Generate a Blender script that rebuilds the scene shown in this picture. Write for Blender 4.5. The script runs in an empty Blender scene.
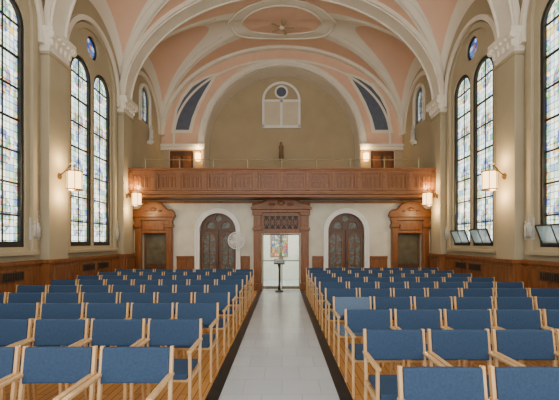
import bpy, bmesh, math, random
from math import sin, cos, pi, radians, sqrt
from mathutils import Vector, Matrix
from mathutils.geometry import tessellate_polygon
random.seed(4)
COL = bpy.context.scene.collection

# ---------------------------------------------------------------- materials
def new_mat(name):
    m = bpy.data.materials.new(name); m.use_nodes = True
    nt = m.node_tree; b = nt.nodes['Principled BSDF']
    return m, nt, b
def N(nt, t, **kw):
    n = nt.nodes.new(t)
    for k, v in kw.items():
        if k == 'inp':
            for i, x in v.items():
                if hasattr(x, 'is_linked') or hasattr(x, 'links'):
                    nt.links.new(x, n.inputs[i])
                else: n.inputs[i].default_value = x
        else: setattr(n, k, v)
    return n
def M(nt, op, a, b=0.0, c=None):
    d = {0: a, 1: b}
    if c is not None: d[2] = c
    return N(nt, 'ShaderNodeMath', operation=op, inp=d).outputs[0]
def MIX(nt, f, a, b):
    n = N(nt, 'ShaderNodeMix', data_type='RGBA')
    for i, x in ((0, f), (6, a), (7, b)):
        if hasattr(x, 'links'): nt.links.new(x, n.inputs[i])
        else: n.inputs[i].default_value = x
    return n.outputs[2]
def c4(c): return (c[0], c[1], c[2], 1)
def srgb(r, g, b):
    f = lambda v: ((v/255+0.055)/1.055)**2.4 if v > 10 else v/255/12.92
    return (f(r), f(g), f(b))
def noisy(name, c1, c2, scale=3, rough=.7, stretch=(1, 1, 1), metal=0, bump=0.0, detail=4, spec=.5):
    m, nt, b = new_mat(name)
    tc = N(nt, 'ShaderNodeTexCoord')
    mp = N(nt, 'ShaderNodeMapping', inp={0: tc.outputs['Object'], 3: stretch})
    no = N(nt, 'ShaderNodeTexNoise', inp={0: mp.outputs[0], 2: scale, 3: detail})
    rp = N(nt, 'ShaderNodeMapRange', inp={0: no.outputs[0], 1: .3, 2: .7})
    nt.links.new(MIX(nt, rp.outputs[0], c4(c1), c4(c2)), b.inputs['Base Color'])
    b.inputs['Roughness'].default_value = rough
    b.inputs['Metallic'].default_value = metal
    b.inputs['Specular IOR Level'].default_value = spec
    if bump:
        bp = nt.nodes.new('ShaderNodeBump')
        bp.inputs['Strength'].default_value = bump; bp.inputs['Distance'].default_value = .01
        nt.links.new(no.outputs[0], bp.inputs['Height']); nt.links.new(bp.outputs[0], b.inputs['Normal'])
    return m
def glow(name, c, s, base=(.9, .85, .7)):
    m, nt, b = new_mat(name)
    tc = N(nt, 'ShaderNodeTexCoord')
    no = N(nt, 'ShaderNodeTexNoise', inp={0: tc.outputs['Object'], 2: 6.0})
    nt.links.new(MIX(nt, no.outputs[0], c4(c), c4(tuple(x*.92 for x in c))), b.inputs['Emission Color'])
    b.inputs['Base Color'].default_value = c4(base)
    b.inputs['Emission Strength'].default_value = s
    return m

TAN = srgb(182, 170, 142); TAN2 = srgb(172, 160, 132)
CREAM = srgb(238, 231, 215); CREAM2 = srgb(229, 221, 204)
SALM = srgb(233, 195, 167); SALM2 = srgb(226, 186, 158)
m_wall = noisy('tan_plaster', TAN, TAN2, 1.5, .85)
m_backtan = noisy('loft_plaster', srgb(186, 168, 136), srgb(176, 158, 126), 1.2, .85)
m_cream = noisy('cream_plaster', CREAM, CREAM2, 2, .8)
m_salmon = noisy('salmon_plaster', SALM, SALM2, 2, .85)
m_blue_panel = noisy('blue_grey_paint', srgb(98, 106, 122), srgb(88, 96, 112), 5, .8)
m_marble = noisy('cream_marble', srgb(224, 219, 200), srgb(206, 200, 180), 2.5, .45, detail=8)
m_blind = noisy('pale_blind_panel', srgb(222, 210, 184), srgb(212, 200, 174), 2.5, .7)
m_wood = noisy('oak_wood', srgb(148, 94, 48), srgb(112, 67, 31), 4, .36, (6, 6, .7))
m_woodh = noisy('oak_wood_horizontal', srgb(150, 96, 50), srgb(116, 70, 33), 4, .36, (.7, 6, 6))
m_wood_dark = noisy('dark_oak', srgb(98, 68, 44), srgb(76, 52, 34), 4, .4, (6, 6, .7))
m_chairwood = noisy('beech_wood', srgb(228, 190, 138), srgb(214, 170, 114), 5, .22, (8, 8, 1))
m_fabric = noisy('blue_fabric', srgb(54, 79, 110), srgb(45, 68, 96), 60, .75, bump=.15, spec=.35)
m_fabric_pale = noisy('pale_blue_fabric', srgb(104, 126, 152), srgb(94, 114, 140), 60, .9, spec=.15)
m_lead = noisy('window_bar_metal', srgb(30, 28, 26), srgb(42, 40, 36), 8, .6)
m_black = noisy('dark_iron', srgb(26, 24, 22), srgb(38, 34, 30), 8, .5)
m_grey = noisy('hopper_frame', srgb(54, 54, 50), srgb(42, 42, 38), 8, .5)
m_steel = noisy('brushed_brass_rail', srgb(176, 160, 126), srgb(150, 134, 102), 8, .35, metal=.7)
m_doorframe = noisy('bronze_door_frame', srgb(120, 112, 96), srgb(104, 98, 84), 8, .4)
m_white = noisy('white_paint', srgb(244, 243, 239), srgb(236, 235, 230), 8, .5)
m_relief = noisy('pale_stone', srgb(205, 205, 200), srgb(188, 188, 184), 12, .7)
m_olive = noisy('olive_panel', srgb(112, 106, 84), srgb(84, 78, 60), 4, .25)
m_border = noisy('dark_marble', srgb(36, 40, 44), srgb(24, 28, 32), 6, .3, detail=8, spec=.3)
m_vest = noisy('vestibule_plaster', srgb(222, 226, 218), srgb(210, 214, 206), 2, .8)
m_lamp = glow('lamp_glass', srgb(255, 204, 128), 5.5)
m_lamp_small = glow('small_lamp_glass', srgb(255, 194, 104), 10)
m_vlight = glow('vestibule_fill_glow', srgb(255, 248, 234), 50)  # glow of the added fill light in the vestibule
m_bronze = noisy('bronze', srgb(124, 94, 54), srgb(84, 62, 36), 20, .5, metal=.3)
m_wood_stat = noisy('statue_wood', srgb(138, 110, 76), srgb(112, 88, 60), 14, .6)
def hopper_mat():
    m, nt, b = new_mat('hopper_pane')
    tc = N(nt, 'ShaderNodeTexCoord'); no = N(nt, 'ShaderNodeTexNoise', inp={0: tc.outputs['Object'], 2: 7.0})
    col = MIX(nt, no.outputs[0], (.6, .66, .66, 1), (.45, .52, .52, 1))
    tl = N(nt, 'ShaderNodeBsdfTranslucent', inp={0: col}); df = N(nt, 'ShaderNodeBsdfPrincipled', inp={0: col})
    mx = N(nt, 'ShaderNodeMixShader', inp={0: .45, 1: tl.outputs[0], 2: df.outputs[0]})
    tr = N(nt, 'ShaderNodeBsdfTransparent')
    m2 = N(nt, 'ShaderNodeMixShader', inp={0: .35, 1: mx.outputs[0], 2: tr.outputs[0]})
    nt.links.new(m2.outputs[0], nt.nodes['Material Output'].inputs[0])
    return m
m_hopper = hopper_mat()

def floor_mat():
    m, nt, b = new_mat('honey_floorboards')
    tc = N(nt, 'ShaderNodeTexCoord')
    mp = N(nt, 'ShaderNodeMapping', inp={0: tc.outputs['Object'], 2: (0, 0, pi/2)})
    br = N(nt, 'ShaderNodeTexBrick', offset=.37, inp={0: mp.outputs[0], 1: c4(srgb(236, 178, 104)), 2: c4(srgb(222, 158, 86)),
         3: c4(srgb(166, 110, 58)), 4: 1.0, 5: .005, 6: .1, 7: 0.0, 8: 1.3, 9: .085})
    nt.links.new(br.outputs[0], b.inputs['Base Color'])
    b.inputs['Roughness'].default_value = .14
    return m
def tile_mat():
    m, nt, b = new_mat('grey_marble_tiles')
    tc = N(nt, 'ShaderNodeTexCoord')
    br = N(nt, 'ShaderNodeTexBrick', offset=.5, inp={0: tc.outputs['Object'], 1: c4(srgb(212, 220, 227)), 2: c4(srgb(195, 205, 214)),
         3: c4(srgb(166, 175, 184)), 4: 1.0, 5: .006, 6: .1, 7: 0.0, 8: .43, 9: .43})
    no = N(nt, 'ShaderNodeTexNoise', inp={0: tc.outputs['Object'], 2: 3.0, 3: 8.0})
    nt.links.new(MIX(nt, no.outputs[0], br.outputs[0], c4(srgb(192, 202, 212))), b.inputs['Base Color'])
    b.inputs['Roughness'].default_value = .2
    return m
def glass_mat(name, strength, blue=False, hw=.46, vivid=False):
    m, nt, b = new_mat(name)
    tc = N(nt, 'ShaderNodeTexCoord')
    sp = N(nt, 'ShaderNodeSeparateXYZ', inp={0: tc.outputs['Object']})
    X, Z = sp.outputs[0], sp.outputs[2]
    cw, ch = .098, .132
    fx = M(nt, 'FLOOR', M(nt, 'DIVIDE', M(nt, 'ADD', X, 10*cw), cw)); fz = M(nt, 'FLOOR', M(nt, 'DIVIDE', Z, ch))
    cb = N(nt, 'ShaderNodeCombineXYZ', inp={0: fx, 1: fz})
    wn = N(nt, 'ShaderNodeTexWhiteNoise', noise_dimensions='2D', inp={0: cb.outputs[0]})
    r1 = N(nt, 'ShaderNodeValToRGB', inp={0: wn.outputs[0]})
    e = r1.color_ramp; e.interpolation = 'CONSTANT'
    cols = [(0, (.76, .86, .90)), (.28, (.90, .90, .78)), (.50, (.56, .72, .80)), (.68, (.60, .76, .54)), (.80, (.88, .74, .64)), (.86, (.16, .34, .6)), (.92, (.74, .5, .1)), (.96, (.1, .34, .2))]
    if blue: cols = [(0, (.03, .08, .4)), (.4, (.1, .2, .6)), (.7, (.5, .65, .85)), (.85, (.6, .2, .1))]
    if vivid: cols = [(0, (.6, .05, .04)), (.25, (.7, .4, .08)), (.45, (.06, .12, .5)), (.6, (.7, .75, .7)), (.8, (.1, .35, .12))]
    e.elements[0].color = c4(cols[0][1])
    e.elements[1].position = cols[1][0]; e.elements[1].color = c4(cols[1][1])
    for p, c in cols[2:]:
        q = e.elements.new(p); q.color = c4(c)
    vo = N(nt, 'ShaderNodeTexVoronoi', inp={0: tc.outputs['Object'], 2: 14.0})
    r2 = N(nt, 'ShaderNodeValToRGB', inp={0: N(nt, 'ShaderNodeSeparateColor', inp={0: vo.outputs['Color']}).outputs[0]})
    e2 = r2.color_ramp; e2.interpolation = 'CONSTANT'
    e2.elements[0].color = (.03, .1, .4, 1); e2.elements[1].position = .25; e2.elements[1].color = (.7, .42, .06, 1)
    for p, c in [(.42, (.35, .05, .04)), (.5, (.05, .28, .12)), (.74, (.66, .74, .66))]:
        q = e2.elements.new(p); q.color = c4(c)
    zz = M(nt, 'ABSOLUTE', M(nt, 'SUBTRACT', M(nt, 'FRACT', M(nt, 'DIVIDE', Z, 1.25)), .5))
    ell = M(nt, 'SQRT', M(nt, 'ADD', M(nt, 'POWER', M(nt, 'ABSOLUTE', M(nt, 'DIVIDE', X, .24)), 2.0), M(nt, 'POWER', M(nt, 'DIVIDE', zz, .28), 2.0)))
    med = M(nt, 'LESS_THAN', ell, 1.0)
    bord = M(nt, 'GREATER_THAN', M(nt, 'ABSOLUTE', X), hw-.15)
    nz = N(nt, 'ShaderNodeTexNoise', inp={0: tc.outputs['Object'], 2: 2.3})
    tint = MIX(nt, M(nt, 'MULTIPLY', M(nt, 'GREATER_THAN', nz.outputs[0], .54), .35), r1.outputs[0], (.3, .46, .26, 1))
    col = MIX(nt, M(nt, 'MULTIPLY', med, .85), tint, r2.outputs[0])
    col = MIX(nt, M(nt, 'MULTIPLY', bord, .8), col, r2.outputs[0])
    lx = M(nt, 'LESS_THAN', M(nt, 'ABSOLUTE', M(nt, 'SUBTRACT', M(nt, 'FRACT', M(nt, 'DIVIDE', M(nt, 'ADD', X, 10*cw), cw)), .5)), .44)
    lz = M(nt, 'LESS_THAN', M(nt, 'ABSOLUTE', M(nt, 'SUBTRACT', M(nt, 'FRACT', M(nt, 'DIVIDE', Z, ch)), .5)), .455)
    mask = M(nt, 'MULTIPLY', lx, lz)
    nt.links.new(col, b.inputs['Emission Color'])
    nt.links.new(M(nt, 'MULTIPLY', mask, strength), b.inputs['Emission Strength'])
    b.inputs['Base Color'].default_value = (.03, .03, .03, 1)
    b.inputs['Roughness'].default_value = .3
    return m
m_glass = glass_mat('leaded_stained_glass', 3.4)
m_glass_dim = glass_mat('shaded_stained_glass', .9)
m_glass_vest = glass_mat('vestibule_stained_glass', 1.5, hw=2, vivid=True)
m_glass_blue = glass_mat('blue_stained_glass', 1.3, True, 2)
def dim_glass():
    m, nt, b = new_mat('dim_leaded_glass')
    tc = N(nt, 'ShaderNodeTexCoord')
    vo = N(nt, 'ShaderNodeTexVoronoi', inp={0: tc.outputs['Object'], 2: 20.0})
    cr = N(nt, 'ShaderNodeValToRGB', inp={0: N(nt, 'ShaderNodeSeparateColor', inp={0: vo.outputs['Color']}).outputs[0]})
    e = cr.color_ramp
    e.elements[0].color = c4(srgb(82, 84, 78)); e.elements[1].color = c4(srgb(130, 132, 122))
    q = e.elements.new(.5); q.color = c4(srgb(104, 106, 96))
    nt.links.new(cr.outputs[0], b.inputs['Base Color'])
    b.inputs['Roughness'].default_value = .35
    return m
m_dimglass = dim_glass()
def clear_glass(name, tint, k):
    m, nt, b = new_mat(name)
    tc = N(nt, 'ShaderNodeTexCoord'); no = N(nt, 'ShaderNodeTexNoise', inp={0: tc.outputs['Object'], 2: 2.0})
    tr = N(nt, 'ShaderNodeBsdfTransparent', inp={0: tint})
    gl = N(nt, 'ShaderNodeBsdfGlossy', inp={1: .08})
    mx = N(nt, 'ShaderNodeMixShader', inp={0: M(nt, 'MULTIPLY', no.outputs[0], k), 1: tr.outputs[0], 2: gl.outputs[0]})
    nt.links.new(mx.outputs[0], nt.nodes['Material Output'].inputs[0])
    return m
m_clear = clear_glass('clear_glass', (.97, .99, .98, 1), .03)
def vault_mat():
    m, nt, b = new_mat('painted_vault_plaster')
    uv = N(nt, 'ShaderNodeUVMap', uv_map='UVMap'); sp = N(nt, 'ShaderNodeSeparateXYZ', inp={0: uv.outputs[0]})
    u2 = N(nt, 'ShaderNodeUVMap', uv_map='Cell'); sp2 = N(nt, 'ShaderNodeSeparateXYZ', inp={0: u2.outputs[0]})
    A = M(nt, 'ABSOLUTE', M(nt, 'SUBTRACT', M(nt, 'MULTIPLY', sp.outputs[0], 2.0), 1.0))
    B = M(nt, 'ABSOLUTE', M(nt, 'SUBTRACT', M(nt, 'MULTIPLY', sp.outputs[1], 2.0), 1.0))
    D = sp2.outputs[0]
    cc = M(nt, 'MULTIPLY', M(nt, 'GREATER_THAN', D, 5.3), M(nt, 'LESS_THAN', A, .84))
    cc = M(nt, 'MULTIPLY', cc, M(nt, 'LESS_THAN', M(nt, 'SUBTRACT', B, M(nt, 'MULTIPLY', A, .9)), .0))
    bc = M(nt, 'MULTIPLY', M(nt, 'LESS_THAN', D, 4.76), M(nt, 'LESS_THAN', B, .66))
    s = M(nt, 'MAXIMUM', cc, bc)
    tc = N(nt, 'ShaderNodeTexCoord'); no = N(nt, 'ShaderNodeTexNoise', inp={0: tc.outputs['Object'], 2: 2.0})
    cr = MIX(nt, no.outputs[0], c4(CREAM), c4(CREAM2)); sa = MIX(nt, no.outputs[0], c4(SALM), c4(SALM2))
    nt.links.new(MIX(nt, s, cr, sa), b.inputs['Base Color'])
    b.inputs['Roughness'].default_value = .85
    return m
m_vault = vault_mat()
m_floor = floor_mat(); m_tile = tile_mat()

# ---------------------------------------------------------------- mesh builder
class MB:
    def __init__(s): s.v = []; s.f = []
    def add(s, vs, fs):
        o = len(s.v); s.v += [tuple(v) for v in vs]; s.f += [tuple(i+o for i in f) for f in fs]; return s
    def box(s, cx, cy, cz, sx, sy, sz):
        x, y, z = sx/2, sy/2, sz/2
        vs = [(cx+a*x, cy+b*y, cz+c*z) for c in (-1, 1) for b in (-1, 1) for a in (-1, 1)]
        return s.add(vs, [(0, 2, 3, 1), (4, 5, 7, 6), (0, 1, 5, 4), (2, 6, 7, 3), (0, 4, 6, 2), (1, 3, 7, 5)])
    def bb(s, x0, x1, y0, y1, z0, z1):
        return s.box((x0+x1)/2, (y0+y1)/2, (z0+z1)/2, abs(x1-x0), abs(y1-y0), abs(z1-z0))
    def beam(s, p0, p1, w, h):
        p0, p1 = Vector(p0), Vector(p1); d = (p1-p0).normalized()
        up = Vector((0, 0, 1)) if abs(d.z) < .8 else Vector((0, 1, 0))
        r = d.cross(up).normalized(); u = r.cross(d)
        vs = [p+r*a*w/2+u*b*h/2 for p in (p0, p1) for a, b in ((-1, -1), (1, -1), (1, 1), (-1, 1))]
        return s.add(vs, [(0, 3, 2, 1), (4, 5, 6, 7), (0, 1, 5, 4), (1, 2, 6, 5), (2, 3, 7, 6), (3, 0, 4, 7)])
    def cyl(s, p0, p1, r0, r1=None, n=14):
        r1 = r0 if r1 is None else r1
        p0, p1 = Vector(p0), Vector(p1); d = (p1-p0).normalized()
        up = Vector((0, 0, 1)) if abs(d.z) < .8 else Vector((0, 1, 0))
        r = d.cross(up).normalized(); u = r.cross(d)
        vs = [p+(r*cos(2*pi*i/n)+u*sin(2*pi*i/n))*q for p, q in ((p0, r0), (p1, r1)) for i in range(n)]
        fs = [(i, (i+1) % n, n+(i+1) % n, n+i) for i in range(n)]
        return s.add(vs, fs+[tuple(range(n-1, -1, -1)), tuple(range(n, 2*n))])
    def lathe(s, prof, n=20, c=(0, 0, 0), sq=False):
        vs = []
        for r, z in prof:
            for i in range(n):
                a = 2*pi*i/n + (pi/4 if sq else 0)
                vs.append((c[0]+r*cos(a), c[1]+r*sin(a), c[2]+z))
        fs = []
        for k in range(len(prof)-1):
            for i in range(n):
                fs.append((k*n+i, k*n+(i+1) % n, (k+1)*n+(i+1) % n, (k+1)*n+i))
        fs += [tuple(range(n-1, -1, -1)), tuple(range((len(prof)-1)*n, len(prof)*n))]
        return s.add(vs, fs)
    def ball(s, c, rx, ry, rz, n=12, m=8):
        vs = [(c[0], c[1], c[2]-rz)]
        for j in range(1, m):
            t = -pi/2+pi*j/m
            for i in range(n): vs.append((c[0]+rx*cos(t)*cos(2*pi*i/n), c[1]+ry*cos(t)*sin(2*pi*i/n), c[2]+rz*sin(t)))
        vs.append((c[0], c[1], c[2]+rz)); fs = []
        for i in range(n): fs.append((0, 1+(i+1) % n, 1+i))
        for j in range(m-2):
            for i in range(n): fs.append((1+j*n+i, 1+j*n+(i+1) % n, 1+(j+1)*n+(i+1) % n, 1+(j+1)*n+i))
        L = len(vs)-1
        for i in range(n): fs.append((1+(m-2)*n+i, 1+(m-2)*n+(i+1) % n, L))
        return s.add(vs, fs)
    def tube(s, pts, r, n=8, closed=False):
        pts = [Vector(p) for p in pts]; K = len(pts); vs = []
        for k, p in enumerate(pts):
            if closed: d = (pts[(k+1) % K]-pts[k-1]).normalized()
            else: d = (pts[min(k+1, K-1)]-pts[max(k-1, 0)]).normalized()
            up = Vector((0, 0, 1)) if abs(d.z) < .9 else Vector((0, 1, 0))
            a = d.cross(up).normalized(); u = a.cross(d)
            vs += [p+(a*cos(2*pi*i/n)+u*sin(2*pi*i/n))*r for i in range(n)]
        fs = []
        for k in range(K if closed else K-1):
            q = (k+1) % K
            for i in range(n): fs.append((k*n+i, k*n+(i+1) % n, q*n+(i+1) % n, q*n+i))
        if not closed: fs += [tuple(range(n-1, -1, -1)), tuple(range((K-1)*n, K*n))]
        return s.add(vs, fs)
    def plate(s, outer, holes, w0, w1, f):
        loops = [outer]+list(holes)
        tris = tessellate_polygon([[Vector((u, v, 0)) for u, v in L] for L in loops])
        flat = [p for L in loops for p in L]; n = len(flat)
        vs = [f(u, v, w0) for u, v in flat]+[f(u, v, w1) for u, v in flat]
        fs = [tuple(t) for t in tris]+[tuple(i+n for i in t[::-1]) for t in tris]
        o = 0
        for L in loops:
            k = len(L)
            for i in range(k): fs.append((o+i, o+(i+1) % k, o+(i+1) % k+n, o+i+n))
            o += k
        return s.add(vs, fs)
    def mesh(s, name, mat, bevel=0, smooth=False, seg=2):
        bm = bmesh.new(); vs = [bm.verts.new(v) for v in s.v]
        for f in s.f:
            try: bm.faces.new([vs[i] for i in f])
            except ValueError: pass
        bmesh.ops.recalc_face_normals(bm, faces=bm.faces)
        if bevel:
            es = [e for e in bm.edges if len(e.link_faces) == 2 and e.calc_face_angle(0) > .6]
            bmesh.ops.bevel(bm, geom=es, offset=bevel, segments=seg, affect='EDGES', profile=.6, clamp_overlap=True)
        me = bpy.data.meshes.new(name); bm.to_mesh(me); bm.free()
        if smooth:
            for p in me.polygons: p.use_smooth = True
        me.materials.append(mat); return me
    def obj(s, name, mat, parent=None, bevel=0, smooth=False, loc=(0, 0, 0), seg=2, **props):
        o = bpy.data.objects.new(name, s.mesh(name, mat, bevel, smooth, seg))
        o.location = loc; COL.objects.link(o)
        if parent: o.parent = parent
        for k, v in props.items(): o[k] = v
        return o
BK = lambda u, v, w: (u, w, v)
SD = lambda u, v, w: (w, u, v)
def arch(cx, zb, hw, zs, rise, n=24):
    p = [(cx-hw, zb), (cx+hw, zb)]
    return p+[(cx+hw*cos(pi*i/n), zs+rise*sin(pi*i/n)) for i in range(n+1)]
def arch_frame(cx, zb, hw, zs, rise, wd, n=28, wr=None):
    wr = wd if wr is None else wr
    a = [(cx-hw-wd, zb)]+[(cx-(hw+wd)*cos(pi*i/n), zs+(rise+wr)*sin(pi*i/n)) for i in range(n+1)]+[(cx+hw+wd, zb)]
    b = [(cx+hw, zb)]+[(cx+hw*cos(pi*i/n), zs+rise*sin(pi*i/n)) for i in range(n+1)]+[(cx-hw, zb)]
    L = a+b; out = [L[0]]
    for p in L[1:]:
        if (p[0]-out[-1][0])**2+(p[1]-out[-1][1])**2 > 1e-10: out.append(p)
    return out
def circ(cx, cz, r, n=24): return [(cx+r*cos(2*pi*i/n), cz+r*sin(2*pi*i/n)) for i in range(n)]
def rect(x0, x1, z0, z1): return [(x0, z0), (x1, z0), (x1, z1), (x0, z1)]
def top(name, label, cat, loc=(0, 0, 0), rot=0, group=None):
    o = bpy.data.objects.new(name, None); o.empty_display_size = .2
    o.location = loc; o.rotation_euler[2] = rot; COL.objects.link(o)
    o['label'] = label; o['category'] = cat
    if group: o['group'] = group
    return o
def copy_tree(src, loc, rot=None):
    n = src.copy(); COL.objects.link(n); n.location = loc
    if rot is not None: n.rotation_euler[2] = rot
    def rec(a, b):
        for ch in a.children:
            c = ch.copy(); COL.objects.link(c); c.parent = b; rec(ch, c)
    rec(src, n); return n
def struct(o, label, cat):
    o['kind'] = 'structure'; o['label'] = label; o['category'] = cat; return o
tn = [0]
def trim(mb, mat, label, bevel=0, smooth=False, cat='moulding'):
    tn[0] += 1
    return struct(mb.obj('trim_%d' % tn[0], mat, bevel=bevel, smooth=smooth), label, cat)

# ---------------------------------------------------------------- dimensions
W = 5.1; Y0 = -1.0; YB = 12.4; CB = [9.7, 6.14, 2.58]; SPR = 6.1; RISE = 3.74; HC = 1.95
YL = 15.2
BAYS = [(13.34, 1.86), (9.7, 1.78), (6.14, 1.78), (2.58, 1.78)]
BOUND = [11.48, 7.92, 4.36, .8]
struct(MB().bb(-W-.4, W+.4, Y0, 16.2, -.2, 0).obj('floor', m_floor), 'glossy honey-coloured narrow wooden floorboards', 'floor')
AX = -.03
trim(MB().bb(AX-.63, AX+.63, Y0, 12.38, 0, .012), m_tile, 'pale grey marble tile aisle between the chairs', cat='aisle')
for sx in (-1, 1):
    trim(MB().bb(AX+sx*.63, AX+sx*.77, Y0, 12.38, 0, .014), m_border, 'dark marble border strip along the aisle', cat='border')

LW = .48; LZ0 = 1.55; LZS = 5.9; OZR = 6.86; ORR = .3
for sx, nm in ((-1, 'left'), (1, 'right')):
    holes = []
    for c in CB:
        for d in (-.53, .53): holes.append(arch(c+d, LZ0, LW, LZS, .46))
        holes.append(circ(c, OZR, ORR))
    holes.append(arch(13.35, 6.1, .4, 6.95, .4))
    mb = MB().plate([(Y0, 0), (16.3, 0), (16.3, 8.1), (Y0, 8.1)], holes, sx*W, sx*(W+.35), SD)
    struct(mb.obj('wall_'+nm, m_wall), 'tan plaster side wall with tall arched windows', 'wall')
def lancet_master(loc, rot, n):
    o = top('window_%d' % n, 'tall arched leaded stained-glass window in side wall', 'window', loc, rot); o['kind'] = 'structure'
    MB().plate(arch(0, 0, LW, LZS-LZ0, .46), [], -.008, .008, BK).obj('glass', m_glass, o)
    f = MB().plate(arch_frame(0, 0, LW-.085, LZS-LZ0, .375, .085), [], -.07, .07, BK)
    f.bb(-LW, LW, -.07, .07, 0, .11)
    z = .62
    while z < LZS-LZ0+.2:
        f.bb(-LW+.02, LW-.02, -.03, .03, z-.018, z+.018); z += .62
    f.bb(-.014, .014, -.025, .025, 0, LZS-LZ0+.42)
    f.obj('frame', m_lead, o)
    return o
wn = 1; master = None; om = None; lwm = None
for sx in (-1, 1):
    for c in CB:
        for d in (-.53, .53):
            loc = (sx*(W+.1), c+d, LZ0)
            if master is None: master = lancet_master(loc, pi/2, wn)
            else:
                n = copy_tree(master, loc); n.name = 'window_%d' % wn
            wn += 1
        loc = (sx*(W+.1), c, OZR)
        if om is None:
            om = top('window_%d' % wn, 'small round blue stained-glass window above the pair', 'window', loc, pi/2); om['kind'] = 'structure'
            MB().plate(circ(0, 0, ORR), [], -.01, .01, BK).obj('glass', m_glass_blue, om)
            MB().plate(circ(0, 0, ORR), [circ(0, 0, ORR-.05)], -.05, .05, BK).obj('frame', m_lead, om)
        else:
            n = copy_tree(om, loc); n.name = 'window_%d' % wn
        wn += 1
    loc = (sx*(W+.08), 13.35, 6.1)
    if lwm is None:
        lwm = top('window_%d' % wn, 'small arched blue-edged window in loft side wall', 'window', loc, pi/2); lwm['kind'] = 'structure'
        MB().plate(arch(0, 0, .4, .85, .4), [], -.01, .01, BK).obj('glass', m_glass_dim, lwm)
        MB().plate(arch_frame(0, 0, .33, .85, .33, .07), [], -.05, .05, BK).bb(-.4, .4, -.05, .05, 0, .07).bb(-.02, .02, -.04, .04, 0, 1.2).obj('frame', m_blue_panel, lwm)
    else:
        n = copy_tree(lwm, loc); n.name = 'window_%d' % wn
    wn += 1
for sx in (-1, 1):
    x1 = sx*W; x0 = sx*(W-.07)
    for c in CB:
        trim(MB().plate(arch_frame(c, LZ0-.1, 1.14, 6.05, 1.2, .13), [], x0, x1, SD), m_wall, 'plaster arch moulding around a window pair', bevel=.01)
        trim(MB().plate(arch_frame(c, 5.8, 1.31, 6.05, 1.37, .12), [], sx*(W-.12), x1, SD), m_cream, 'cream hood moulding over a window pair', bevel=.012)
        trim(MB().bb(x1-sx*.12, x1, c-1.25, c+1.25, LZ0-.16, LZ0-.08), m_wall, 'plaster window sill ledge', bevel=.01, cat='sill')
    trim(MB().plate(arch_frame(13.35, 6.0, .44, 6.95, .44, .1), [], x0, x1, SD), m_cream, 'cream moulding around a loft side window')
    trim(MB().plate(arch_frame(13.34, SPR, 1.5, SPR, 1.6, .14, 30), [], x0, x1, SD), m_cream, 'cream wall arch beside the choir loft')
HX2 = .14
hs = top('window_hopper', 'glass hopper sash tilted open at window foot', 'window sash', (-W-.02, 0, 0), 0, 'open hopper sashes')
fr = MB()
for y in (-.4, .4): fr.beam((0, y, LZ0+.06), (HX2, y, LZ0+.42), .03, .03)
fr.beam((0, -.4, LZ0+.06), (0, .4, LZ0+.06), .03, .03); fr.beam((HX2, -.4, LZ0+.42), (HX2, .4, LZ0+.42), .03, .03)
fr.beam((0, 0, LZ0+.06), (HX2, 0, LZ0+.42), .02, .02)
for y in (-.4, .4): fr.beam((-.03, y, LZ0+.42), (HX2, y, LZ0+.42), .012, .012)
fr.obj('frame', m_grey, hs)
MB().plate([(-.39, 0), (.39, 0), (.39, 1), (-.39, 1)], [], 0, .004, lambda u, v, w: (HX2*v+w, u, LZ0+.06+.36*v)).obj('glass', m_hopper, hs)
hs.location = (W+.02, 9.7-.53, 0); hs.rotation_euler[2] = pi
for c, d in ((9.7, .53), (6.14, .53)):
    copy_tree(hs, (W+.02, c+d, 0), pi)

# pilasters, capitals
for sx in (-1, 1):
    for i, y in enumerate(BOUND):
        m = MB().bb(sx*(W-.2), sx*W, y-.34, y+.34, 0, 5.75)
        m.bb(sx*(W-.24), sx*W, y-.38, y+.38, 5.6, 5.66)
        trim(m, m_wall, 'tan plaster pilaster between windows', bevel=.012, cat='pilaster')
        c = MB()
        prof = [(.34, .2, 5.68), (.36, .22, 5.74), (.34, .22, 5.8), (.36, .25, 5.9), (.40, .29, 6.0), (.43, .33, 6.06), (.43, .33, 6.16)]
        vs = []; fs = []
        for hy, px, z in prof: vs += [(sx*(W-px), y-hy, z), (sx*(W-px), y+hy, z), (sx*W, y+hy, z), (sx*W, y-hy, z)]
        for k in range(len(prof)-1):
            for j in range(4): fs.append((k*4+j, k*4+(j+1) % 4, k*4+4+(j+1) % 4, k*4+4+j))
        fs += [(0, 1, 2, 3), tuple(range(len(vs)-4, len(vs)))]
        c.add(vs, fs)
        for k in range(5):
            yy = y-.32+k*.16
            c.ball((sx*(W-.245), yy, 5.87), .035, .05, .09, 8, 6)
            c.ball((sx*(W-.3), yy, 6.0), .04, .04, .04, 8, 6)
        for s2 in (-1, 1): c.cyl((sx*(W-.28), y+s2*.34, 6.0), (sx*(W-.28), y+s2*.42, 6.0), .075, .075, 14)
        trim(c, m_cream, 'ornate cream plaster capital with leaves and scrolls', cat='capital')

# vault
def zbzc(a, b):
    ca, cb = max(0, cos(a)), max(0, cos(b))
    return RISE*ca, cb*(HC+(RISE-HC)*ca)
def vz(a, b): return SPR+max(zbzc(a, b))
def vault_z(x, y):
    c, hb = min(BAYS, key=lambda q: abs(q[0]-y))
    return vz(math.asin(max(-1, min(1, x/W))), math.asin(max(-1, min(1, (y-c)/hb))))
K = 110; vs = []; fs = []; uvs = []; cel = []
for c, hb in BAYS:
    o = len(vs)
    for i in range(K+1):
        a = -pi/2+pi*i/K
        for j in range(K+1):
            b = -pi/2+pi*j/K
            p, q = zbzc(a, b)
            vs.append((W*sin(a), c+hb*sin(b), SPR+max(p, q))); uvs.append((i/K, j/K)); cel.append((q-p+5, 0))
    for i in range(K):
        for j in range(K):
            p = o+i*(K+1)+j; q = p+K+1
            if (i < K//2) == (j < K//2): fs += [(p, q, q+1), (p, q+1, p+1)]
            else: fs += [(p, q, p+1), (q, q+1, p+1)]
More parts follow.
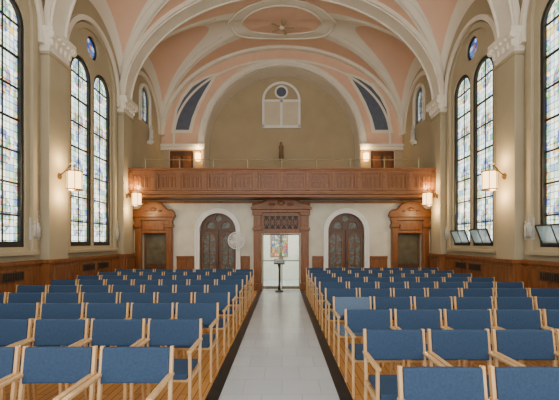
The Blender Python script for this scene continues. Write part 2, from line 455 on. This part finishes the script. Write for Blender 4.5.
me = bpy.data.meshes.new('ceiling'); me.from_pydata(vs, [], fs)
ul = me.uv_layers.new(name='UVMap'); u2 = me.uv_layers.new(name='Cell')
for l in me.loops:
    ul.data[l.index].uv = uvs[l.vertex_index]; u2.data[l.index].uv = cel[l.vertex_index]
for p in me.polygons: p.use_smooth = True
me.materials.append(m_vault)
ce = bpy.data.objects.new('ceiling', me); COL.objects.link(ce)
struct(ce, 'groin-vaulted plaster ceiling painted cream and salmon', 'ceiling')
st = MB(); KK = 60
P = [(-W*cos(pi*i/KK), SPR+(RISE+.03)*sin(pi*i/KK)) for i in range(KK+1)]
st.add([(x, Y0, z) for x, z in P]+[(x, .8, z) for x, z in P], [(i, i+1, KK+2+i, KK+1+i) for i in range(KK)])
trim(st, m_cream, 'cream plaster barrel end of the vault', cat='ceiling')
RB = [(y, .3, .12) for y in BOUND]+[(YL-.1, .1, .12)]
for y, hwid, dr in RB:
    trim(MB().plate(arch_frame(0, SPR+.02, W-.04-dr, SPR+.02, RISE-dr, .14, 72), [], y-hwid, y+hwid, BK), m_cream, 'cream transverse arch rib across the vault', cat='rib')
    if hwid > .2:
        m = MB()
        for dy in (-hwid+.04, hwid-.04):
            m.tube([((W-.06-dr)*-cos(pi*i/72), y+dy, SPR+(RISE-dr-.03)*sin(pi*i/72)) for i in range(73)], .035, 6)
        trim(m, m_cream, 'roll mouldings edging a transverse arch', smooth=True)
for c, hb in BAYS[:3]:
    for s1 in (-1, 1):
        for s2 in (-1, 1):
            m = MB()
            for off, r in ((-.14, .022), (.14, .022)):
                pts = []
                for i in range(45):
                    a = pi/2*(.3+.69*i/44); ca = cos(a)
                    cb = min(1, RISE*ca/(HC+(RISE-HC)*ca)); yy = hb*sin(math.acos(cb))
                    yo = max(0, min(hb-.01, yy+off)); x = s1*W*sin(a)
                    pts.append((x, c+s2*yo, vault_z(x, c+s2*yo)))
                m.tube(pts, r, 6)
            trim(m, m_cream, 'cream moulded groin rib on the vault', smooth=True)
def ring(cx, cy, rx0, ry0, rx1, ry1, drop, n=96, k=4):
    v = []; f = []
    for j in range(k+1):
        t = j/k
        for i in range(n):
            q = 2*pi*i/n; x = cx+(rx0+(rx1-rx0)*t)*cos(q); y = cy+(ry0+(ry1-ry0)*t)*sin(q)
            v.append((x, y, vault_z(x, y)-drop*(sin(pi*t)*.6+.4)))
    for j in range(k):
        for i in range(n): f.append((j*n+i, j*n+(i+1) % n, (j+1)*n+(i+1) % n, (j+1)*n+i))
    return MB().add(v, f)
MY = 13.26
trim(ring(0, MY, 1.45, .84, 1.96, 1.19, .05, k=8), m_cream, 'wide cream oval band of the ceiling medallion', smooth=True, cat='medallion')
trim(ring(0, MY, .02, .02, 1.47, .86, .04, k=12), m_salmon, 'salmon painted centre of the oval medallion', smooth=True, cat='medallion')
m = MB()
for rx, ry, r in ((1.46, .85, .03), (1.95, 1.18, .035)):
    m.tube([(rx*cos(2*pi*i/96), MY+ry*sin(2*pi*i/96), vault_z(rx*cos(2*pi*i/96), MY+ry*sin(2*pi*i/96))-.045) for i in range(96)], r, 6, True)
trim(m, m_cream, 'oval moulding rings of the ceiling medallion', smooth=True)
cf = top('ceiling_fan', 'small pale ceiling fan hanging from oval medallion', 'fan', (0, MY, 9.84))
MB().cyl((0, 0, 0), (0, 0, -.26), .02).obj('rod', m_steel, cf)
MB().lathe([(.02, -.36), (.07, -.34), (.1, -.3), (.07, -.24), (.03, -.22)], 16).obj('motor', m_cream, cf, smooth=True)
bl0 = None
for k in range(5):
    if bl0 is None: bl0 = MB().plate([(.08, -.04), (.44, -.055), (.47, 0), (.44, .055), (.08, .04)], [], -.302, -.292, lambda u, v, w: (u, v, w)).obj('blade', m_backtan, cf)
    else:
        q = bl0.copy(); COL.objects.link(q); q.rotation_euler[2] = k*2*pi/5
# ---------------------------------------------------------------- loft back wall
OH, OZ, OR_ = 3.3, 5.75, 3.35
hl = [rect(-4.75, -3.75, 3.21, 5.5), rect(3.75, 4.75, 3.21, 5.5), arch(0, 3.21, OH, OZ, OR_, 48)]
struct(MB().plate(rect(-W-.1, W+.1, 3.0, 9.95), hl, YL, YL+.15, BK).obj('wall_loft', m_salmon), 'salmon plaster lunette wall with round arch opening', 'wall')
struct(MB().bb(-4.2, 4.2, 16.2, 16.35, 3.0, 9.95).obj('wall_loft_recess', m_backtan), 'tan plaster back wall of the choir recess', 'wall')
trim(MB().plate(arch_frame(0, 3.2, OH-.02, OZ, OR_-.02, .08, 48), [], YL+.1, 16.2, BK), m_cream, 'cream soffit of the choir loft arch', cat='arch')
trim(MB().plate(arch_frame(0, 5.75, OH-.02, OZ, OR_-.02, .27, 56, .25), [], YL-.05, YL+.05, BK), m_cream, 'cream moulding around the loft arch', cat='arch')
trim(MB().plate(arch_frame(0, 5.75, 4.5, SPR, 3.2, .1, 56, .08), [], YL-.04, YL+.02, BK), m_cream, 'cream moulding within the lunette wall', cat='arch')
m = MB()
m.tube([((OH+.05)*-cos(pi*i/60), YL-.05, OZ+(OR_+.05)*sin(pi*i/60)) for i in range(61)], .035, 6)
m.tube([((OH+.24)*-cos(pi*i/60), YL-.05, OZ+(OR_+.22)*sin(pi*i/60)) for i in range(61)], .03, 6)
trim(m, m_cream, 'roll mouldings edging the choir arch', smooth=True)
PX = 360/YL
def pp(x, y): return ((x-282)/PX, 1.65+(242-y)/PX)
poly = [pp(*q) for q in [(214, 76), (204, 80), (193, 87), (184, 98), (178, 110), (174, 130), (189, 130), (192, 118), (198, 103), (205, 90)]]
po = [pp(*q) for q in [(219, 72.5), (205, 76.5), (191, 84), (181.5, 96), (175.5, 109), (171, 133), (192, 133), (195, 119), (201, 104), (208, 91)]]
for s in (1, -1):
    trim(MB().plate([(s*u, v) for u, v in po], [], YL-.02, YL+.03, BK), m_cream, 'cream border of a curved painted panel', cat='panel')
    trim(MB().plate([(s*u, v) for u, v in poly], [], YL-.03, YL+.02, BK), m_blue_panel, 'blue-grey painted curved panel beside the loft arch', cat='panel')
for s in (-1, 1):
    m = MB().bb(s*3.28, s*W, YL-.1, YL, 5.52, 5.64); m.bb(s*3.24, s*W, YL-.16, YL, 5.64, 5.76)
    trim(m, m_cream, 'cream impost cornice beside the loft arch', bevel=.01)
    trim(MB().bb(s*3.31, s*3.74, YL-.02, YL, 3.2, 5.52).bb(s*4.76, s*W, YL-.02, YL, 3.2, 5.52), m_backtan, 'tan plaster pier beside a loft door', cat='pier')
    d = top('door_%d' % (3 if s < 0 else 4), 'dark panelled wooden door in the choir loft', 'door', (s*4.25, YL+.08, 3.2)); d['kind'] = 'structure'
    MB().bb(-.5, .5, -.02, .03, 0, 2.3).obj('leaf', m_wood_dark, d)
    m = MB()
    for xx in (-.22, .22):
        for z0, z1 in ((.1, 1.0), (1.15, 2.1)): m.bb(xx-.17, xx+.17, -.04, 0, z0, z1)
    m.obj('panel', m_wood, d, bevel=.01)
    t = top('statuette', 'small white robed statuette on wall bracket', 'statue', (s*(W-.12), 13.7, 5.5), 0, 'statuettes beside the loft arch')
    MB().lathe([(.02, -.16), (.12, -.02), (.12, 0)], 12).bb(s*.0, s*.12, -.08, .08, -.14, -.02).obj('bracket', m_cream, t)
    MB().lathe([(.1, 0), (.09, .15), (.07, .28), (.085, .38), (.035, .45), (.05, .5), (.05, .55), (.015, .6)], 14).obj('figure', m_relief, t, smooth=True)
lw = top('window_40', 'white arched blind window high on loft wall', 'window', (-.03, 16.19, 6.82)); lw['kind'] = 'structure'
f = MB().plate(arch_frame(0, 0, .76, 1.16, .76, .1), [], -.06, .0, BK)
f.bb(-.87, .87, -.06, 0, -.06, .06); f.bb(-.05, .05, -.05, 0, 0, 1.2); f.bb(-.76, .76, -.05, 0, 1.12, 1.22)
f.plate(circ(0, 1.56, .3), [circ(0, 1.56, .22)], -.055, 0, BK)
f.obj('frame', m_white, lw)
MB().plate(rect(-.76, .76, .03, 1.16), [], -.02, -.005, BK).obj('panel', m_blind, lw)
MB().plate(arch(0, 1.15, .76, 1.16, .76), [], -.02, -.005, BK).obj('lunette_panel', m_backtan, lw)
MB().plate(circ(0, 1.56, .22), [], -.035, -.015, BK).obj('glass', m_blue_panel, lw)
bf = top('statue', 'small brown robed statue against the loft wall', 'statue', (-.04, 16.0, 5.45))
MB().lathe([(.03, -.18), (.1, -.04), (.12, 0)], 12).bb(-.06, .06, 0, .2, -.14, -.02).obj('bracket', m_wood_stat, bf)
MB().lathe([(.085, 0), (.095, .13), (.075, .3), (.11, .42), (.085, .48), (.025, .52), (.05, .56), (.05, .6), (.025, .65)], 16).obj('figure', m_wood_stat, bf, smooth=True)
struct(MB().bb(-W, W, 11.62, 16.2, 3.08, 3.2).obj('floor_loft', m_wood_dark), 'dark wooden choir loft floor and soffit', 'floor')
BW = 4.9; bal = top('balcony_front', 'carved panelled oak balcony front below the choir arch', 'balcony', (0, 11.55, 3.08))
m = MB().bb(-BW, BW, -.1, .1, .87, .93); m.bb(-BW, BW, -.07, .09, .81, .87)
m.obj('top_rail', m_woodh, bal, bevel=.015)
m = MB().bb(-BW, BW, -.06, .08, 0, .09); m.bb(-BW, BW, -.12, .08, .09, .14); m.bb(-BW, BW, -.05, .08, .14, .22)
m.obj('base_moulding', m_woodh, bal, bevel=.012)
NP = 12; pw = 2*BW/NP; p0 = None; q0 = None
for i in range(NP+1):
    x = -BW+i*pw
    if i in (0, NP): x += .06*(1 if i == 0 else -1)
    if q0 is None: q0 = MB().bb(-.07, .07, -.085, .06, .22, .81).bb(-.04, .04, -.1, -.08, .28, .76).obj('post', m_woodh, bal, bevel=.008, loc=(x, 0, 0))
    else: q = q0.copy(); COL.objects.link(q); q.location = (x, 0, 0)
for i in range(NP):
    x = -BW+(i+.5)*pw
    if p0 is None:
        hh = pw/2-.065
        mp = MB().plate(rect(-hh, hh, .22, .81), [rect(-hh+.06, hh-.06, .3, .75)], -.06, -.02, BK)
        for k in range(4):
            cx = (-1.5+k)*(2*hh-.12)/4; w2 = (2*hh-.12)/8-.012
            mp.plate(arch_frame(cx, .32, w2-.02, .62, w2-.02, .02, 10), [], -.045, -.02, BK)
            mp.plate(circ(cx, .5, .028, 10), [], -.04, -.02, BK)
        p0 = mp.obj('carved_panel', m_wood, bal, loc=(x, 0, 0))
        r0 = MB().bb(-hh, hh, -.02, .03, .22, .81).obj('backing', m_wood, p0)
    else:
        q = p0.copy(); COL.objects.link(q); q.location = (x, 0, 0)
        r = r0.copy(); COL.objects.link(r); r.parent = q
hr = top('handrail', 'thin metal safety railing above the balcony front', 'railing', (0, 11.6, 4.01))
MB().cyl((-4.4, 0, .29), (4.4, 0, .29), .014).obj('top_rail', m_steel, hr)
q0 = None
for i in range(9):
    x = -4.4+i*1.1
    if q0 is None: q0 = MB().cyl((0, 0, 0), (0, 0, .31), .02).cyl((0, 0, 0), (0, 0, .02), .05).ball((0, 0, .32), .028, .028, .028).obj('post', m_steel, hr, loc=(x, 0, 0))
    else: q = q0.copy(); COL.objects.link(q); q.location = (x, 0, 0)

# ---------------------------------------------------------------- lower back wall
DC = -.03; DOORS = [(-4.38, .42), (4.38, .42)]; AWX = [-2.2, 2.2]
holes = [rect(DC-.66, DC+.66, .001, 1.95)]+[rect(x-h, x+h, .001, 1.95) for x, h in DOORS]+[arch(x, .001, .64, 2.02, .64) for x in AWX]
struct(MB().plate(rect(-W, W, 0, 3.1), holes, YB, YB+.25, BK).obj('wall_back', m_marble), 'cream marble wall beneath the choir balcony', 'wall')
trim(MB().bb(-W, W, YB-.05, YB, 2.98, 3.06), m_wood, 'oak picture rail under the balcony')
segs = [(-3.62, -2.98), (-1.43, -1.1), (1.04, 1.43), (2.98, 3.62)]
def wains_back(x0, x1):
    m = MB().bb(x0, x1, YB-.04, YB, 0, 1.1); m.bb(x0, x1, YB-.08, YB, 1.1, 1.17); m.bb(x0, x1, YB-.07, YB, 0, .15)
    n = max(1, int(round((x1-x0)/.35))); w = (x1-x0)/n
    for i in range(n): m.bb(x0+i*w+.05, x0+(i+1)*w-.05, YB-.06, YB, .25, 1.0)
    trim(m, m_wood, 'oak wainscot panelling on back wall', bevel=.008, cat='wainscot')
for a, b in segs: wains_back(a, b)
for s in (-1, 1):
    m = MB().bb(s*(W-.05), s*W, Y0, YB, 0, 1.2); m.bb(s*(W-.1), s*W, Y0, YB, 1.2, 1.28); m.bb(s*(W-.08), s*W, Y0, YB, 0, .16)
    y = Y0+.05
    while y < YB-.6:
        m.bb(s*(W-.075), s*W, y+.05, y+.5, .25, 1.12); y += .55
    trim(m, m_wood, 'oak wainscot panelling along side wall', bevel=.008, cat='wainscot')
    for y in BOUND:
        m = MB().bb(s*(W-.25), s*W, y-.38, y+.38, 0, 1.2); m.bb(s*(W-.3), s*W, y-.42, y+.42, 1.2, 1.28); m.bb(s*(W-.28), s*W, y-.4, y+.4, 0, .16)
        m.bb(s*(W-.27), s*W, y-.28, y+.28, .25, 1.12)
        trim(m, m_wood, 'oak wainscot wrapping a pilaster base', bevel=.008, cat='wainscot')
vm = None
for s in (-1, 1):
    for y in (9.35, 10.1, 6.7):
        if vm is None:
            vm = top('wall_vent', 'dark rectangular grille set in oak wainscot', 'vent', (s*(W-.085), y, 1.0), 0, 'wainscot vents')
            MB().bb(-.015, .015, -.28, .28, -.09, .09).obj('frame', m_wood_dark, vm)
            g = MB()
            for k in range(9): g.bb(-.022, .022, -.25+k*.06, -.22+k*.06, -.07, .07)
            g.obj('grille', m_black, vm)
        else: copy_tree(vm, (s*(W-.085), y, 1.0))
n = 5
ad = None
for x in AWX:
    if ad is None:
        ad = top('door_%d' % n, 'arched double door with dim leaded glass and white surround', 'door', (x, YB+.06, 0)); ad['kind'] = 'structure'
        g = MB().plate(arch_frame(0, 0, .62, 2.02, .62, .15, 32), [], -.17, -.05, BK)
        g.plate(arch_frame(0, 0, .72, 2.02, .72, .06, 32), [], -.2, -.16, BK)
        g.obj('surround', m_white, ad, bevel=.01)
        tr = MB().plate(arch(0, 2.06, .64, 2.07, .58, 28), [arch(-.26, 2.12, .15, 2.2, .15, 12), arch(.26, 2.12, .15, 2.2, .15, 12), circ(0, 2.46, .11, 16)], 0, .06, BK)
        tr.obj('tympanum', m_wood_dark, ad)
        MB().plate(arch(0, .2, .62, 2.02, .62, 24), [], .065, .075, BK).obj('glass', m_dimglass, ad)
        for s in (-1, 1):
            L = MB().plate(rect(min(.008*s, s*.64), max(.008*s, s*.64), 0, 2.05), [arch(s*.325, .55, .22, 1.74, .22, 16)], 0, .05, BK)
            lo = L.obj('door_leaf', m_wood_dark, ad)
            g = MB().plate(arch_frame(s*.325, .55, .2, 1.74, .2, .035, 16), [], -.02, 0, BK)
            for z in (.85, 1.2, 1.55): g.bb(s*.325-.2, s*.325+.2, .02, .06, z, z+.022)
            g.bb(s*.325-.01, s*.325+.01, .02, .06, .55, 1.94)
            g.obj('moulding', m_wood, lo)
            MB().ball((s*.06, -.04, .95), .025, .025, .025).obj('knob', m_bronze, lo)
    else:
        q = copy_tree(ad, (x, YB+.06, 0)); q.name = 'door_%d' % n
    n += 1
sd = None
for x, h in DOORS:
    lab = 'oak door surround with shaped pediment beside the side wall'
    if sd is None:
        sd = top('door_%d' % n, lab, 'door', (x, YB, 0)); sd['kind'] = 'structure'
        f = MB()
        for s in (-1, 1):
            f.bb(s*.42, s*.64, -.12, .0, 0, 2.35); f.bb(s*.46, s*.6, -.15, 0, .2, 2.1); f.bb(s*.4, s*.66, -.17, 0, 0, .2)
            f.bb(s*.41, s*.68, -.2, 0, 2.15, 2.25); f.bb(s*.44, s*.64, -.17, 0, 2.25, 2.4)
        f.bb(-.42, .42, -.1, 0, 1.95, 2.02); f.bb(-.42, .42, -.06, 0, 2.02, 2.4)
        f.plate([(-.34, 2.06), (.34, 2.06), (.34, 2.26), (.2, 2.34), (-.2, 2.34), (-.34, 2.26)], [], -.1, 0, BK)
        f.bb(-.68, .68, -.15, 0, 2.4, 2.5); f.bb(-.74, .74, -.24, 0, 2.5, 2.58)
        f.obj('surround', m_wood, sd, bevel=.01)
        pr = [(-.72, 2.58), (-.7, 2.68), (-.62, 2.74), (-.5, 2.74), (-.42, 2.8), (-.32, 2.92), (-.18, 2.99), (0, 3.01), (.18, 2.99), (.32, 2.92), (.42, 2.8), (.5, 2.74), (.62, 2.74), (.7, 2.68), (.72, 2.58)]
        p = MB().plate(pr, [], -.16, 0, BK)
        p.tube([(u, -.17, v) for u, v in pr[1:-1]], .035, 6)
        p.ball((0, -.17, 2.76), .12, .04, .07); p.ball((-.24, -.17, 2.7), .07, .03, .04); p.ball((.24, -.17, 2.7), .07, .03, .04)
        p.obj('pediment', m_woodh, sd)
        l = MB().plate(rect(-.42, .42, 0, 1.95), [rect(-.34, .34, .9, 1.88)], .14, .19, BK); l.bb(-.28, .28, .125, .14, .2, .8)
        lo = l.obj('door_leaf', m_wood_dark, sd)
        MB().bb(-.34, .34, .165, .175, .9, 1.88).obj('glass', m_olive, lo)
        MB().ball((.38, .11, .95), .025, .025, .025).obj('knob', m_bronze, lo)
    else:
        q = copy_tree(sd, (x, YB, 0)); q.name = 'door_%d' % n
    n += 1
cd = top('door_1', 'central oak doorway with glazed double doors and carved transom', 'door', (DC, YB, 0)); cd['kind'] = 'structure'
f = MB()
for s in (-1, 1):
    f.bb(s*.66, s*.94, -.14, 0, 0, 2.62); f.bb(s*.72, s*.88, -.17, 0, .3, 2.0); f.bb(s*.64, s*.98, -.19, 0, 0, .25)
    f.bb(s*.64, s*.98, -.2, 0, 2.05, 2.14); f.bb(s*.7, s*.9, -.18, 0, 2.2, 2.5); f.bb(s*.64, s*.98, -.2, 0, 2.56, 2.66)
f.bb(-.66, .66, -.12, 0, 1.95, 2.04); f.bb(-.66, .66, -.1, 0, 2.6, 2.66)
f.bb(-.98, .98, -.17, 0, 2.66, 2.76); f.bb(-1.03, 1.03, -.26, 0, 2.76, 2.83)
f.obj('surround', m_wood, cd, bevel=.01)
pr = [(-1.0, 2.83), (-.98, 2.92), (-.85, 2.95), (-.7, 2.97), (-.5, 3.08), (-.25, 3.15), (0, 3.17), (.25, 3.15), (.5, 3.08), (.7, 2.97), (.85, 2.95), (.98, 2.92), (1.0, 2.83)]
p = MB().plate(pr, [], -.2, 0, BK)
p.tube([(u, -.21, v) for u, v in pr[1:-1]], .035, 6)
p.ball((0, -.2, 2.98), .13, .05, .09)
for s in (-1, 1): p.ball((s*.32, -.2, 2.92), .12, .04, .05)
p.obj('pediment', m_woodh, cd)
t = MB().plate(rect(-.66, .66, 2.04, 2.6), [rect(-.6, .6, 2.1, 2.54)], -.08, -.04, BK)
for k in range(7):
    x = -.6+k*.2
    if k < 6:
        t.beam((x, -.055, 2.1), (x+.2, -.055, 2.54), .02, .02); t.beam((x+.2, -.05, 2.1), (x, -.05, 2.54), .02, .02)
        t.plate(circ(x+.1, 2.32, .07, 12), [circ(x+.1, 2.32, .045, 12)], -.07, -.04, BK)
    t.bb(x-.012, x+.012, -.07, -.04, 2.1, 2.54)
t.obj('transom_lattice', m_wood, cd)
MB().bb(-.66, .66, -.03, -.01, 2.04, 2.6).obj('transom_glass', m_black, cd)
for s in (-1, 1):
    L = MB().plate(rect(min(.01*s, s*.65), max(.01*s, s*.65), .02, 1.94), [rect(s*.33-.285, s*.33+.285, .12, .98), rect(s*.33-.285, s*.33+.285, 1.02, 1.89)], .08, .12, BK)
    lo = L.obj('door_leaf', m_doorframe, cd)
    MB().bb(s*.33-.285, s*.33+.285, .098, .102, .12, 1.89).obj('glass', m_clear, lo)
    MB().cyl((s*.06, .04, .85), (s*.06, .04, 1.15), .012).obj('handle', m_steel, lo)
struct(MB().bb(-2, 2, 15.4, 15.5, 0, 3).bb(-2.1, -2, 12.65, 15.5, 0, 3).bb(2, 2.1, 12.65, 15.5, 0, 3).obj('wall_vestibule', m_vest), 'pale plaster vestibule walls beyond the glass doors', 'wall')
struct(MB().bb(-2.1, 2.1, 12.65, 15.5, 2.9, 3.0).obj('ceiling_vestibule', m_vest), 'pale vestibule ceiling', 'ceiling')
trim(MB().bb(-2, 2, 12.66, 15.4, 0, .012), m_tile, 'pale tile floor of the vestibule', cat='floor')
vl = top('vestibule_fill_light', 'added unseen round fill light brightening the vestibule', 'lamp', (0, 13.9, 2.88))  # out of view, added to brighten the room behind the glass doors
MB().lathe([(.45, 0), (.43, -.08), (.3, -.12), (.01, -.13)], 24).obj('shade', m_vlight, vl)
MB().lathe([(.48, .02), (.48, -.02)], 24).obj('base', m_white, vl)
vw = top('window_41', 'red and multicoloured stained-glass window in vestibule wall', 'window', (-.12, 15.38, 1.05)); vw['kind'] = 'structure'
MB().bb(-.34, .34, -.01, .01, 0, 1.0).obj('glass', m_glass_vest, vw)
f = MB()
for x in (-.35, .35): f.bb(x-.02, x+.02, -.03, .02, -.03, 1.03)
for z in (-.03, 1.0): f.bb(-.37, .37, -.03, .02, z, z+.035)
f.obj('frame', m_wood, vw)

# ---------------------------------------------------------------- lamps
def plight(loc, e, r=.06):
    l = bpy.data.lights.new('lamp_light', 'POINT'); l.energy = e; l.color = (1, .7, .36); l.shadow_soft_size = r
    o = bpy.data.objects.new('lamp_light', l); o.location = loc; COL.objects.link(o)
def lantern(loc, s, mat, label, sc=1.0, group='wall lanterns'):
    o = top('wall_lantern', label, 'lamp', loc, 0 if s < 0 else pi, group)
    MB().plate(circ(0, 0, .07, 16), [], 0, .02, lambda u, v, w: (w, u, v+.1)).obj('wall_plate', m_bronze, o)
    MB().tube([(0, 0, .1), (.12, 0, .2), (.25, 0, .36), (.34*sc, 0, .36), (.34*sc, 0, .25)], .013).obj('bracket', m_bronze, o)
    b = MB().lathe([(.13*sc, -.2*sc), (.15*sc, -.18*sc), (.15*sc, .18*sc), (.13*sc, .2*sc)], 20, (.34*sc, 0, 0))
    b.obj('shade', mat, o)
    c = MB().lathe([(.17*sc, .19*sc), (.17*sc, .21*sc), (.05, .24*sc)], 20, (.34*sc, 0, 0)); c.lathe([(.06, -.23*sc), (.17*sc, -.21*sc), (.17*sc, -.19*sc)], 20, (.34*sc, 0, 0))
    for k in range(6):
        q = pi*k/3; c.beam((.34*sc+.155*sc*cos(q), .155*sc*sin(q), -.2*sc), (.34*sc+.155*sc*cos(q), .155*sc*sin(q), .2*sc), .01, .01)
    c.obj('frame', m_bronze, o)
    plight((loc[0]-s*.24, loc[1], loc[2]+.42), 20); plight((loc[0]-s*.24, loc[1], loc[2]-.34), 26)
    return o
for s in (-1, 1):
    lantern((s*(W-.2), 7.92, 3.0), s, m_lamp, 'glowing cream cylinder lantern on bracket, fixed to pilaster')
    lantern((s*(W-.2), 11.35, 3.0), s, m_lamp, 'glowing cream cylinder lantern on bracket, beside the balcony', .95)
    o = top('loft_lamp', 'small warm glowing lamp beside the loft arch', 'lamp', (s*3.5, YL-.22, 5.2), 0, 'loft lamps')
    MB().lathe([(.09, -.17), (.12, -.14), (.12, .14), (.08, .17)], 14).obj('shade', m_lamp_small, o)
    MB().lathe([(.13, .15), (.13, .18), (.02, .24)], 14).tube([(0, 0, .22), (0, .1, .28), (0, .2, .12)], .014).obj('bracket', m_bronze, o)
    plight((s*3.5, YL-.25, 5.55), 12)

sm = None
for s in (-1, 1):
    for y in (7.38, 10.98):
        if sm is None:
            sm = top('relief_plaque', 'pale carved stone relief with small figures and cross', 'sculpture', (s*W, y, 1.7), 0, 'stations relief plaques')
            MB().bb(0, .05, -.12, .12, 0, .05).plate(arch(0, .05, .11, .4, .12, 12), [], 0, .03, lambda u, v, w: (w, u, v)).obj('backing', m_relief, sm)
            g = MB()
            for dy, hh in ((-.06, .34), (.03, .4), (.08, .3)):
                g.lathe([(.035, 0), (.03, hh*.4), (.035, hh*.7), (.012, hh*.8), (.022, hh*.88), (.01, hh)], 10, (.06, dy, .05))
            g.obj('figures', m_relief, sm, smooth=True)
            MB().beam((.05, -.1, .25), (.05, .06, .6), .025, .025).beam((.05, -.03, .55), (.05, .1, .47), .025, .025).obj('cross', m_relief, sm)
        else: copy_tree(sm, (s*W, y, 1.7), 0 if s < 0 else pi)

pf = top('pedestal_fan', 'white pedestal fan standing near the central door', 'fan', (-1.5, 11.95, 0))
MB().lathe([(.22, 0), (.22, .02), (.05, .05), (.03, .08)], 20).obj('base', m_white, pf)
MB().cyl((0, 0, .05), (0, 0, 1.6), .02).obj('pole', m_white, pf)
MB().cyl((0, -.02, 1.7), (0, .12, 1.7), .08, .06).obj('motor', m_white, pf)
g = MB()
for r in (.27, .22, .17, .12, .06):
    g.tube([(r*cos(2*pi*i/28), -.1, 1.7+r*sin(2*pi*i/28)) for i in range(28)], .009 if r < .25 else .018, 5, True)
for k in range(20):
    a = 2*pi*k/20; g.tube([(.03*cos(a), -.11, 1.7+.03*sin(a)), (.27*cos(a), -.1, 1.7+.27*sin(a)), (.08*cos(a), .04, 1.7+.08*sin(a))], .008, 4)
g.obj('guard', m_white, pf)
for k in range(4):
    a = k*pi/2+.4
    MB().add([(.03*cos(a), -.06, 1.7+.03*sin(a)), (.23*cos(a-.35), -.07, 1.7+.23*sin(a-.35)), (.24*cos(a+.1), -.04, 1.7+.24*sin(a+.1)), (.2*cos(a+.4), -.02, 1.7+.2*sin(a+.4))], [(0, 1, 2, 3)]).obj('blade', m_white, pf)
lc = top('lectern', 'dark wooden pedestal reading stand at aisle end', 'lectern', (-.09, 11.85, .012))
MB().lathe([(.18, 0), (.18, .035), (.06, .07)], 4, sq=True).obj('base', m_black, lc)
MB().lathe([(.05, .05), (.028, .2), (.025, .75), (.06, .92)], 12).obj('column', m_black, lc, smooth=True)
MB().beam((0, -.12, .92), (0, .13, 1.05), .36, .03).obj('top', m_black, lc, bevel=.008)
MB().bb(-.18, .18, -.15, -.12, .91, .95).obj('ledge', m_black, lc)

# ---------------------------------------------------------------- chairs
def chair_master(fab, label, loc):
    o = top('chair', label, 'chair', loc, 0, 'rows of chapel chairs')
    HX = .264
    rl = MB().beam((0, .05, 0), (0, .0, .42), .026, .034).beam((0, 0, .42), (0, .06, .86), .026, .034)
    ml = rl.mesh('leg', m_chairwood, .004)
    fm = MB().beam((0, -.39, 0), (0, -.385, .645), .026, .034).mesh('leg', m_chairwood, .004)
    am = MB().beam((0, .05, .655), (0, -.42, .655), .042, .022).mesh('armrest', m_chairwood, .005)
    for s in (-1, 1):
        for me_, nm in ((ml, 'leg'), (fm, 'leg'), (am, 'armrest')):
            q = bpy.data.objects.new(nm, me_); q.location = (s*HX, 0, 0); COL.objects.link(q); q.parent = o
    r = MB()
    for s in (-1, 1): r.bb(s*HX-.01, s*HX+.01, -.38, 0, .38, .41)
    r.bb(-HX, HX, -.395, -.375, .38, .41); r.bb(-HX, HX, -.01, .01, .38, .41)
    r.obj('seat_frame', m_chairwood, o)
    MB().box(0, -.215, .44, .49, .44, .055).obj('seat', fab, o, bevel=.012, smooth=False, seg=2)
    nx = 6
    def P(x, t, z):
        cv = .012*(1-(x/.25)**2)
        return (x, (z-.42)*.136+t+cv-.005, z)
    v = []; f = []
    for i in range(nx+1):
        x = -.25+.5*i/nx
        for (t, z) in ((-.02, .595), (-.024, .605), (-.024, .84), (-.018, .85), (.012, .85), (.018, .842), (.018, .605), (.014, .595)): v.append(P(x, t, z))
    for i in range(nx):
        for k in range(8): f.append((i*8+k, i*8+(k+1) % 8, (i+1)*8+(k+1) % 8, (i+1)*8+k))
    f += [tuple(range(8)), tuple(range(nx*8+7, nx*8-1, -1))]
    MB().add(v, f).obj('backrest', fab, o)
    return o
LAB = 'light wood armchair with blue padded seat and back, in row'
cm = None
PITCH = .585
rows = [(-1, 2.74+.975*k) for k in range(9)]+[(1, 2.3+.975*k) for k in range(10)]
for s, d in rows:
    for i in range(7):
        x = s*((.82 if s < 0 else .735)+.28+i*PITCH)
        loc = (x, d-.06, 0)
        if s > 0 and abs(d-(2.3+.975*3)) < .01 and i == 0:
            ch = chair_master(m_fabric_pale, 'light wood armchair with pale blue seat and back, beside aisle', loc)
        elif cm is None: cm = chair_master(m_fabric, LAB, loc)
        else:
            copy_tree(cm, loc)

# ---------------------------------------------------------------- world, camera
w = bpy.data.worlds.new('World'); bpy.context.scene.world = w; w.use_nodes = True
w.node_tree.nodes['Background'].inputs[0].default_value = (1, .97, .93, 1)
w.node_tree.nodes['Background'].inputs[1].default_value = 2.75
cam = bpy.data.cameras.new('Camera'); co = bpy.data.objects.new('Camera', cam); COL.objects.link(co)
co.location = (0, 0, 1.65); co.rotation_euler = (pi/2, 0, 0)
cam.sensor_width = 36; cam.lens = 360/559*36
cam.shift_x = -2.5/559; cam.shift_y = 42/559; cam.clip_start = .05
bpy.context.scene.camera = co
